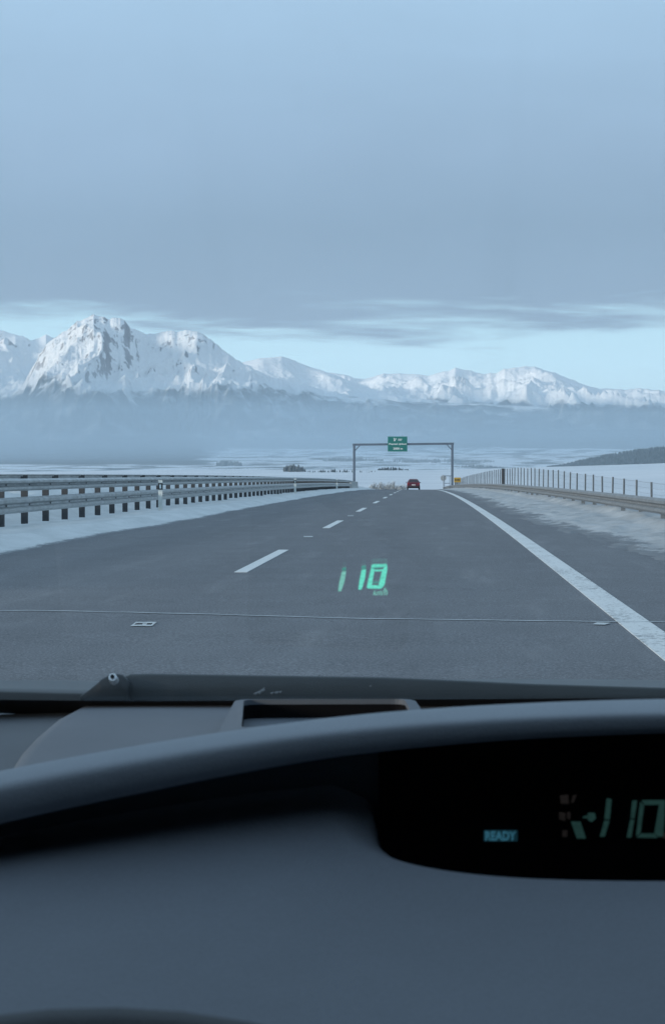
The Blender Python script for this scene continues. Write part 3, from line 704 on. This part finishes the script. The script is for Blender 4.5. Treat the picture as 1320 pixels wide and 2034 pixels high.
# ------------------------------------------------------------------ our own car: windscreen, dashboard, instruments
car = empty('car_cabin', (0, 0, 0), 'dark grey car dashboard and windscreen in the foreground, steering wheel below', 'car')
def plastic(name, c, rough=.55, grain=.25):
    m = bpy.data.materials.new(name); m.use_nodes = True; g = N(m.node_tree); b = m.node_tree.nodes['Principled BSDF']
    tcx = g.n('ShaderNodeTexCoord').outputs['Object']
    v = g.n('ShaderNodeTexVoronoi'); g.put(v.inputs['Vector'], tcx); v.inputs['Scale'].default_value = 900
    n = g.noise(tcx, 9, 4, .6); n2 = g.noise(tcx, 500, 2, .6)
    cc_ = g.ramp(n, [(.3, tuple(x*.93 for x in c)), (.7, tuple(x*1.06 for x in c))])
    cc_ = g.mix(1.0, cc_, g.ramp(n2, [(.3, (.95, .95, .95)), (.7, (1.04, 1.04, 1.04))]), 'MULTIPLY')
    g.put(b.inputs['Base Color'], cc_); b.inputs['Roughness'].default_value = rough; b.inputs['Specular IOR Level'].default_value = .35
    bn = g.n('ShaderNodeBump'); bn.inputs['Strength'].default_value = grain; bn.inputs['Distance'].default_value = .0006
    g.put(bn.inputs['Height'], v.outputs['Distance']); g.put(b.inputs['Normal'], bn.outputs[0]); return m
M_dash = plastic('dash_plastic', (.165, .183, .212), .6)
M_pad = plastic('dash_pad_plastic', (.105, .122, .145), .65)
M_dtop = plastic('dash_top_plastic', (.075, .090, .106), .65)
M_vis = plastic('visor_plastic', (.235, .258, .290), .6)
M_ushade = plastic('underside_shade', (.055, .065, .08), .7)  # visor plastic darkened, puts the crevice shade into the colour
M_deep = mat('black_interior', (.004, .004, .005), .8, 0, .1)
# windscreen: plane through depth 1.5 at -0.21 below the eye, rising toward the driver
GD, GH, GS = 1.52, -.212, .50
def on_glass(px, py, off=0.0):
    d = ray(px, py); t = (GH+GS*GD)/(d.z+GS); p = d*t; return Vector((p.x, p.y, p.z+EYE))+Vector((0, -.447, -.894))*off
def glass_pt(x, y): return Vector((x, y, EYE+GH+GS*(GD-y)))
def glass_mat():
    m = bpy.data.materials.new('windscreen_glass'); m.use_nodes = True; m.node_tree.nodes.clear(); g = N(m.node_tree)
    tr = g.n('ShaderNodeBsdfTransparent'); tr.inputs[0].default_value = (.93, .955, .985, 1)
    gl = g.n('ShaderNodeBsdfGlossy'); gl.inputs['Roughness'].default_value = .0
    df = g.n('ShaderNodeBsdfDiffuse'); df.inputs[0].default_value = (.7, .75, .78, 1)
    lw = g.n('ShaderNodeFresnel'); lw.inputs['IOR'].default_value = 1.45
    mx = g.n('ShaderNodeMixShader'); g.put(mx.inputs[0], g.m('MULTIPLY', lw.outputs[0], .8)); g.put(mx.inputs[1], tr.outputs[0]); g.put(mx.inputs[2], gl.outputs[0])
    tcx = g.n('ShaderNodeTexCoord').outputs['Object']
    st = g.noise(g.mapping(tcx, (22, 1.2, 1.2)), 1.0, 3, .5); sp_n = g.noise(tcx, 60, 2, .5)
    k = g.m('ADD', g.m('MULTIPLY', g.sstep(st, .50, .76), .028), g.m('MULTIPLY', g.sstep(sp_n, .66, .8), .02))
    m2 = g.n('ShaderNodeMixShader'); g.put(m2.inputs[0], k); g.put(m2.inputs[1], mx.outputs[0]); g.put(m2.inputs[2], df.outputs[0])
    g.put(g.n('ShaderNodeOutputMaterial').inputs['Surface'], m2.outputs[0]); return m
xs = np.linspace(-.72, .72, 13); V = [glass_pt(x, y) for y in (GD+.03, .42) for x in xs]; n = len(xs)
glass = mesh_obj('windscreen', V, [(i, i+1, n+i+1, n+i) for i in range(n-1)], glass_mat(), car)
M_frit = mat('black_ceramic', (.006, .007, .010), .5)
# black lower border of the glass
top = [(-400, 1374), (0, 1381), (300, 1384), (660, 1381), (1000, 1379), (1320, 1377), (1700, 1372)]
bot = [(-400, 1388), (0, 1394), (320, 1402), (660, 1398), (1000, 1399), (1320, 1388), (1700, 1388)]
pxs = np.linspace(-400, 1700, 60); V = [on_glass(p_, np.interp(p_, *zip(*top)), .004) for p_ in pxs]+[on_glass(p_, np.interp(p_, *zip(*bot))+14, .004) for p_ in pxs]
mesh_obj('glass_border', V, [(i, i+1, 60+i+1, 60+i) for i in range(59)], M_frit, car)

# cowl and wiper outside
def silhouette(name, topl, bot_y, d, thick, m, drop=.02, n=80, x0=None, x1=None, parent=car):
    x0 = topl[0][0] if x0 is None else x0; x1 = topl[-1][0] if x1 is None else x1
    pxs = np.linspace(x0, x1, n); ty = np.interp(pxs, *zip(*topl)); V = []
    for k, p_ in enumerate(pxs):
        a = P(p_, ty[k], d); c = P(p_, max(bot_y, ty[k]+.5), d)
        V += [c, a+Vector((0, 0, -.0015)), a+Vector((0, .003, 0)), a+Vector((0, thick, -drop)), c+Vector((0, thick, -drop))]
    q = 5; Fc = [(i*q+j, (i+1)*q+j, (i+1)*q+j+1, i*q+j+1) for i in range(n-1) for j in range(q-1)]
    Fc += [(0, 1, 2, 3, 4), tuple((n-1)*q+j for j in range(4, -1, -1))]
    return mesh_obj(name, V, Fc, m, parent, True)
M_cowl = plastic('cowl_plastic', (.045, .055, .060), .5, .3); M_wip = plastic('wiper_black', (.028, .034, .038), .4, .1)
silhouette('cowl_panel', [(-500, 1378), (0, 1374), (165, 1378), (400, 1378), (700, 1376), (1000, 1372), (1320, 1374), (1800, 1380)], 1410, 1.66, .25, M_wip)
silhouette('wiper_blade', [(240, 1347), (251, 1340), (300, 1339), (600, 1343.5), (760, 1346), (900, 1352), (1050, 1359), (1320, 1367), (1700, 1376)], 1392, 1.62, .035, M_cowl, .01)
silhouette('wiper_arm', [(160, 1382), (176, 1371), (192, 1358), (200, 1350), (215, 1342), (232, 1339), (243, 1341), (252, 1349)], 1392, 1.60, .04, M_wip, .01)
p = P(227, 1351.5, 1.588); MB().tube([p, p+Vector((0, -.008, .004))], [.0042, .0036], 14).build('wiper_nut', mat('nut_steel', (.65, .68, .70), .35, .6), car)
MB().tube([p+Vector((0, -.0085, .0042)), p+Vector((0, -.0105, .0052))], [.0018, .0016], 10).build('nut_hole', M_deep, car)
b = MB()
for px, py, r_ in ((508, 1378, .0014), (515, 1376, .0018), (521, 1372, .0016), (523, 1368, .0008), (540, 1377, .0011), (549, 1376, .0014), (556, 1375, .001), (634, 1342, .0007), (735, 1363, .0006)):
    c = P(px, py, 1.598); b.tube([c+Vector((-r_*1.4, 0, 0)), c, c+Vector((r_*1.4, 0, .001))], [r_*.3, r_, r_*.3], 6)
o = b.build('snow_crumbs', M_snowL, car); o['kind'] = 'stuff'

# dashboard top
def dtop(x, y): return EYE-.2145+.004*np.cos(x*4)-.012*ss(-x, .28, .7)
X_, Y_ = np.meshgrid(np.linspace(-.75, .75, 90), np.linspace(.84, 1.56, 70)); Z_ = dtop(X_, Y_)-.006
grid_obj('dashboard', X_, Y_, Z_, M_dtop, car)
# raised centre pad with a curved left edge
edge = [(20, 1540), (45, 1500), (75, 1467), (110, 1437), (165, 1408)]
ep = []
for px, py in edge:
    d = ray(px, py); t = (-.2145)/d.z; ep.append((d.x*t, t))
ys_ = np.linspace(.86, 1.535, 60); exs = np.interp(ys_, [e_[1] for e_ in ep], [e_[0] for e_ in ep])
V = []; cols = 40
G = np.zeros((60, cols+3, 3))
for i, (y, ex) in enumerate(zip(ys_, exs)):
    xs2 = np.concatenate([[ex-.002, ex, ex+.003], np.linspace(ex+.01, .75, cols)])
    zz2 = dtop(xs2, y)+np.concatenate([[-.008, -.001, .0015], np.full(cols, .002)]); G[i, :, 0] = xs2; G[i, :, 1] = y; G[i, :, 2] = zz2
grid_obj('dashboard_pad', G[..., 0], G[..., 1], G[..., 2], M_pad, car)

# head-up display projector well
def ring(inner, outer, z_in, z_out, name, m, zbase):
    V = []; n = len(inner)
    V += [(x, y, zbase) for x, y in outer]+[(x, y, z_out) for x, y in outer]+[(x, y, z_in) for x, y in inner]+[(x, y, z_in-.004) for x, y in inner]
    Fc = [(r*n+i, r*n+(i+1) % n, (r+1)*n+(i+1) % n, (r+1)*n+i) for r in range(3) for i in range(n)]
    return mesh_obj(name, V, Fc, m, car, False)
def rounded(poly, r, k=6):
    out = []; n = len(poly)
    for i in range(n):
        p0, p1, p2 = Vector(poly[i-1]), Vector(poly[i]), Vector(poly[(i+1) % n])
        a = p1+(p0-p1).normalized()*r; c = p1+(p2-p1).normalized()*r
        for j in range(k+1):
            t = j/k; out.append(tuple((1-t)**2*a+2*t*(1-t)*p1+t*t*c))
    return out
def at_h(px, py, h): d = ray(px, py); t = h/d.z; return (d.x*t, t)
hh = -.194
inn = [at_h(479, 1446, hh), at_h(815, 1412, hh), at_h(803, 1388.5, hh), at_h(484, 1389.5, hh)]
out_ = [at_h(425, 1466, hh), at_h(846, 1420, hh), at_h(822, 1386, hh), at_h(468, 1386.5, hh)]
inr = rounded(inn, .011); outr = rounded(out_, .014)
ring(inr, outr, EYE+hh, EYE+hh-.001, 'projector_bezel', M_pad, EYE-.225)
V = [(x, y, EYE+hh-.004) for x, y in inr]+[(x, y, EYE+hh-.09) for x, y in inr]; n = len(inr)
mesh_obj('projector_well', V, [(i, (i+1) % n, n+(i+1) % n, n+i) for i in range(n)]+[tuple(range(n, 2*n))], M_deep, car)

# instrument visor swept across
U = [(-2200, 2000), (-1200, 1790), (-600, 1660), (-200, 1578), (0, 1538), (160, 1506), (330, 1476), (500, 1449), (660, 1428), (840, 1411), (1000, 1401), (1160, 1393), (1320, 1388), (1700, 1383), (2200, 1395), (2800, 1440), (3400, 1540)]
ux_, uy_ = zip(*U)
Xs = np.linspace(-.62, .50, 240); pxl = 865+Xs/.83*F
from numpy.polynomial import polynomial as _p
uu = np.interp(pxl, ux_, uy_); ker = np.ones(13)/13; uu = np.convolve(np.pad(uu, 6, 'edge'), ker, 'valid')
Zv = -(uu-905)/F*.83
kk = np.interp(pxl, [0, 330, 660, 1000, 1320], [.66, .56, .43, .36, .33])
prof = [(.10, -.040), (.065, -.012), (.045, -.0035), (.030, 0), (.012, -.0018), (.001, -.0036), (-.0035, -.0058), (-.0055, -.0095), (-.0065, -.015), (-.0065, -.021), (-.005, -.0265), (.000, -.031), (.008, -.0325), (.016, -.034), (.0265, -.037), (.030, -.042), (.034, -.10)]
G = np.zeros((len(prof), len(Xs), 3))
for j, (du, dz) in enumerate(prof):
    G[j, :, 0] = Xs; G[j, :, 1] = .8+du*(1 if abs(du) > 0.026 else kk); G[j, :, 2] = EYE+Zv+dz*(kk if dz > -.09 else 1)
for nm, a, b_, mt_ in (('instrument_visor', 0, 12, M_vis), ('visor_underside', 11, len(prof), M_ushade)):
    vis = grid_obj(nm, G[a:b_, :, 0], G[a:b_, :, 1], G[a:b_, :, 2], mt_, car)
    sm = vis.modifiers.new('sub', 'SUBSURF'); sm.levels = 1; sm.render_levels = 1

# lower dashboard face with the instrument recess
dep = np.concatenate([np.linspace(.829, .60, 170), np.linspace(.60, .40, 40)[1:]]); Xg = np.linspace(-.62, .50, 420)
XX, DD = np.meshgrid(Xg, dep); zv = np.interp(Xg, Xs, Zv); kx = np.interp(Xg, Xs, kk)
zb = zv-.0305; zfront = -.2055
t = (.829-DD)/.229
ZF = zb[None]+(zfront-zb[None])*(t**.58)
ZF = np.where(DD < .60, zfront-(np.maximum(.60-DD, 0)*1.9)**1.3, ZF)
ppx, ppy = proj(XX.ravel(), DD.ravel(), (ZF+EYE).ravel()); ppx = ppx.reshape(XX.shape); ppy = ppy.reshape(XX.shape)
fi = (np.abs((ppx-1390)/622)**3.2+np.abs(np.where(ppy > 1560, (ppy-1560)/160, (ppy-1560)/400))**3.2)**(1/3.2)
fi = np.where((ppx > 100) & (DD > .66), fi, 9)
push = ss(1.0-fi, -.06, .10)
ZG = ZF-.09*push-.014*ss(1.20-fi, 0, .24)
grid_obj('lower_dashboard', XX, DD, ZG+EYE, M_dash, car, keep=(fi > .995))
grid_obj('instrument_recess', XX, DD, ZG+EYE-.0, M_deep, car, keep=(fi <= .995))
# display plate
DP = .826
xp = np.linspace(-.026, .42, 30); V = [(x, DP, EYE-.30) for x in xp]+[(x, DP, EYE+float(np.interp(x, Xs, Zv))-.030*float(np.interp(x, Xs, kk))) for x in xp]
plate = mesh_obj('instrument_panel', V, [(i, i+1, 31+i, 30+i) for i in range(29)], mat('display_black', (.004, .004, .006), .5, 0, .1), car)
def emis(name, c, s=1.0):
    m = bpy.data.materials.new(name); m.use_nodes = True; m.node_tree.nodes.clear(); g = N(m.node_tree)
    e_ = g.n('ShaderNodeEmission'); n = g.noise(g.n('ShaderNodeTexCoord').outputs['Object'], 300, 2, .6)
    g.put(e_.inputs[0], g.ramp(n, [(.2, tuple(x*.7 for x in c)), (.8, tuple(min(1, x*1.2) for x in c))])); e_.inputs[1].default_value = s
    g.put(g.n('ShaderNodeOutputMaterial').inputs['Surface'], e_.outputs[0]); return m
def px_polys(name, polys, fn, m, parent):
    V = []; Fc = []
    for p_ in polys:
        b0 = len(V); V += [fn(x, y) for x, y in p_]; Fc.append(tuple(range(b0, b0+len(p_))))
    return mesh_obj(name, V, Fc, m, parent)
onp = lambda x, y: P(x, y, DP-.002)
E_dig = emis('segment_green', (.012, .034, .032)); E_rdy = emis('ready_blue', (.026, .105, .155)); E_rdb = emis('ready_glow', (.005, .022, .032)); E_br = emis('faint_brown', (.010, .009, .009))
z2 = lambda pts: [(1080+a/5.5, 1560+b_/5.5) for a, b_ in pts]
px_polys('digit', [z2([(680, 140), (735, 150), (715, 370), (655, 370)]), z2([(655, 385), (712, 385), (660, 560), (605, 560)])], onp, E_dig, plate)
px_polys('digit', [z2([(960, 165), (1015, 165), (985, 360), (940, 360)]), z2([(938, 375), (983, 375), (950, 570), (898, 570)])], onp, E_dig, plate)
px_polys('digit', [z2([(1060, 160), (1320, 160), (1300, 210), (1090, 215)]), z2([(1045, 175), (1090, 220), (1050, 520), (1000, 560)]), z2([(1320, 175), (1300, 560), (1240, 560), (1200, 520), (1250, 220)]), z2([(1005, 570), (1060, 525), (1200, 525), (1240, 575)])], onp, E_dig, plate)
px_polys('indicator', [z2([(290, 395), (395, 395), (455, 580), (355, 580)]), z2([(415, 345), (470, 325), (475, 360), (430, 360)]), z2([(475, 300), (550, 300), (565, 360), (520, 400), (475, 380)])], onp, E_dig, plate)
px_polys('indicator', [z2([(170, 110), (260, 100), (270, 200), (180, 200)]), z2([(160, 290), (230, 300), (230, 390), (160, 370)]), z2([(310, 110), (355, 100), (320, 190), (290, 190)]), z2([(250, 290), (285, 290), (285, 370), (250, 370)]), z2([(195, 490), (255, 490), (250, 565), (195, 560)])], onp, E_br, plate)
px_polys('indicator', [z2([(1290, 520), (1340, 510), (1340, 580), (1295, 580)])], onp, E_br, plate)
px_polys('ready_lamp', [[(960, 1649), (1027, 1649), (1027, 1671), (960, 1671)]], lambda x, y: P(x, y, DP-.001), E_rdb, plate)
tv, tf = text_mesh('READY', .03)
mesh_obj('lettering', [P(963+a*61, 1669.5-b_*18.5, DP-.003) for a, b_ in tv], tf, E_rdy, plate)

# cabin shell around the driver
M_head = plastic('headliner_cloth', (.13, .135, .14), .9)
MB().box(-.74, .74, -1.7, .43, EYE+.345, EYE+.385, .01).build('headliner', M_head, car)
MB().box(-.74, .74, -1.74, -1.70, EYE-1.0, EYE+.345).build('rear_wall', M_dtop, car)
MB().box(-.74, .74, -1.7, .84, EYE-1.02, EYE-.98).build('cabin_floor', M_dtop, car)
for sgn in (-1, 1):
    x0, x1 = sorted((sgn*.745, sgn*.79))
    MB().box(x0, x1, -1.7, 1.5, EYE-.98, EYE-.14, .01).build('door_panel', M_dtop, car)
    MB().box(x0, x1, -1.7, .62, EYE-.135, EYE+.36, .01).build('side_sun_blocker', M_head, car)  # unseen panel added over the side window, keeps sun off the dash
    b = MB(); b.tube([glass_pt(sgn*.765, 1.55), glass_pt(sgn*.765, .9), glass_pt(sgn*.765, .42)], .04, 10); b.build('windscreen_pillar', M_head, car, True)

# head-up display on the glass
og = lambda x, y: on_glass(x, y, .002)
z7 = lambda pts: [(640+a/7.333, 1090+b_/7.333) for a, b_ in pts]
E_h = emis('hud_turquoise', (.16, .78, .62), .95); E_hd = emis('hud_dim', (.09, .34, .31), .9); E_hm = emis('hud_mid', (.22, .58, .52), .9)
px_polys('digit', [z7([(288, 292), (346, 288), (322, 440), (272, 582), (228, 582), (250, 440)])], og, E_hm, glass)
px_polys('digit_dim', [z7([(292, 240), (345, 228), (346, 280), (287, 284)])], og, E_hd, glass)  # dimmer strokes of the displayed digits
px_polys('digit', [z7([(572, 268), (636, 262), (618, 400), (572, 556), (522, 556), (545, 400)])], og, E_h, glass)
px_polys('digit_dim', [z7([(570, 212), (634, 205), (636, 256), (570, 262)])], og, E_hd, glass)
px_polys('digit', [z7([(712, 240), (760, 262), (722, 480), (700, 540), (660, 538), (645, 520)]), z7([(940, 190), (944, 260), (905, 480), (872, 530), (815, 500), (872, 270), (895, 240)]), z7([(660, 541), (700, 492), (815, 492), (870, 520), (855, 543)]), z7([(752, 266), (872, 262), (868, 288), (768, 292)]), z7([(715, 200), (745, 185), (935, 183), (940, 200), (895, 222), (715, 238)])], og, E_h, glass)
px_polys('digit_dim', [z7([(735, 445), (822, 442), (818, 462), (732, 465)]), z7([(712, 240), (890, 226), (890, 238), (750, 258)])], og, E_hd, glass)
tv, tf = text_mesh('km/h', .02)
mesh_obj('lettering', [on_glass(*[(640+(735+a*205+(18*b_))/7.333, 1090+(640-b_*(70+45*a))/7.333)][0], .002) for a, b_ in tv], tf, E_hm, glass)

# steering wheel rim, top just in view
c = P(240, 2003, .47); R0 = .185; b = MB(); axis = Vector((0, -.85, .53)).normalized(); up = Vector((0, .53, .85)).normalized(); rt = Vector((1, 0, 0))
cen = c-up*(R0+.016); pts = [cen+(rt*math.cos(2*math.pi*k/72)+up*math.sin(2*math.pi*k/72))*R0 for k in range(73)]
V = []; nn = 14
for k in range(72):
    rad = (pts[k]-cen).normalized()
    for j in range(nn):
        a = 2*math.pi*j/nn; V.append(pts[k]+(rad*math.cos(a)+axis*math.sin(a))*.016)
Fc = [(k*nn+j, k*nn+(j+1) % nn, ((k+1) % 72)*nn+(j+1) % nn, ((k+1) % 72)*nn+j) for k in range(72) for j in range(nn)]
sw = mesh_obj('steering_wheel', V, Fc, plastic('wheel_leather', (.03, .034, .04), .55), car, True)
b = MB(); b.tube([cen-rt*.17, cen, cen+rt*.17], [.018, .05, .018], 10); b.tube([cen, cen-up*.17], [.04, .018], 10); b.build('spokes', bpy.data.materials['wheel_leather'], sw)
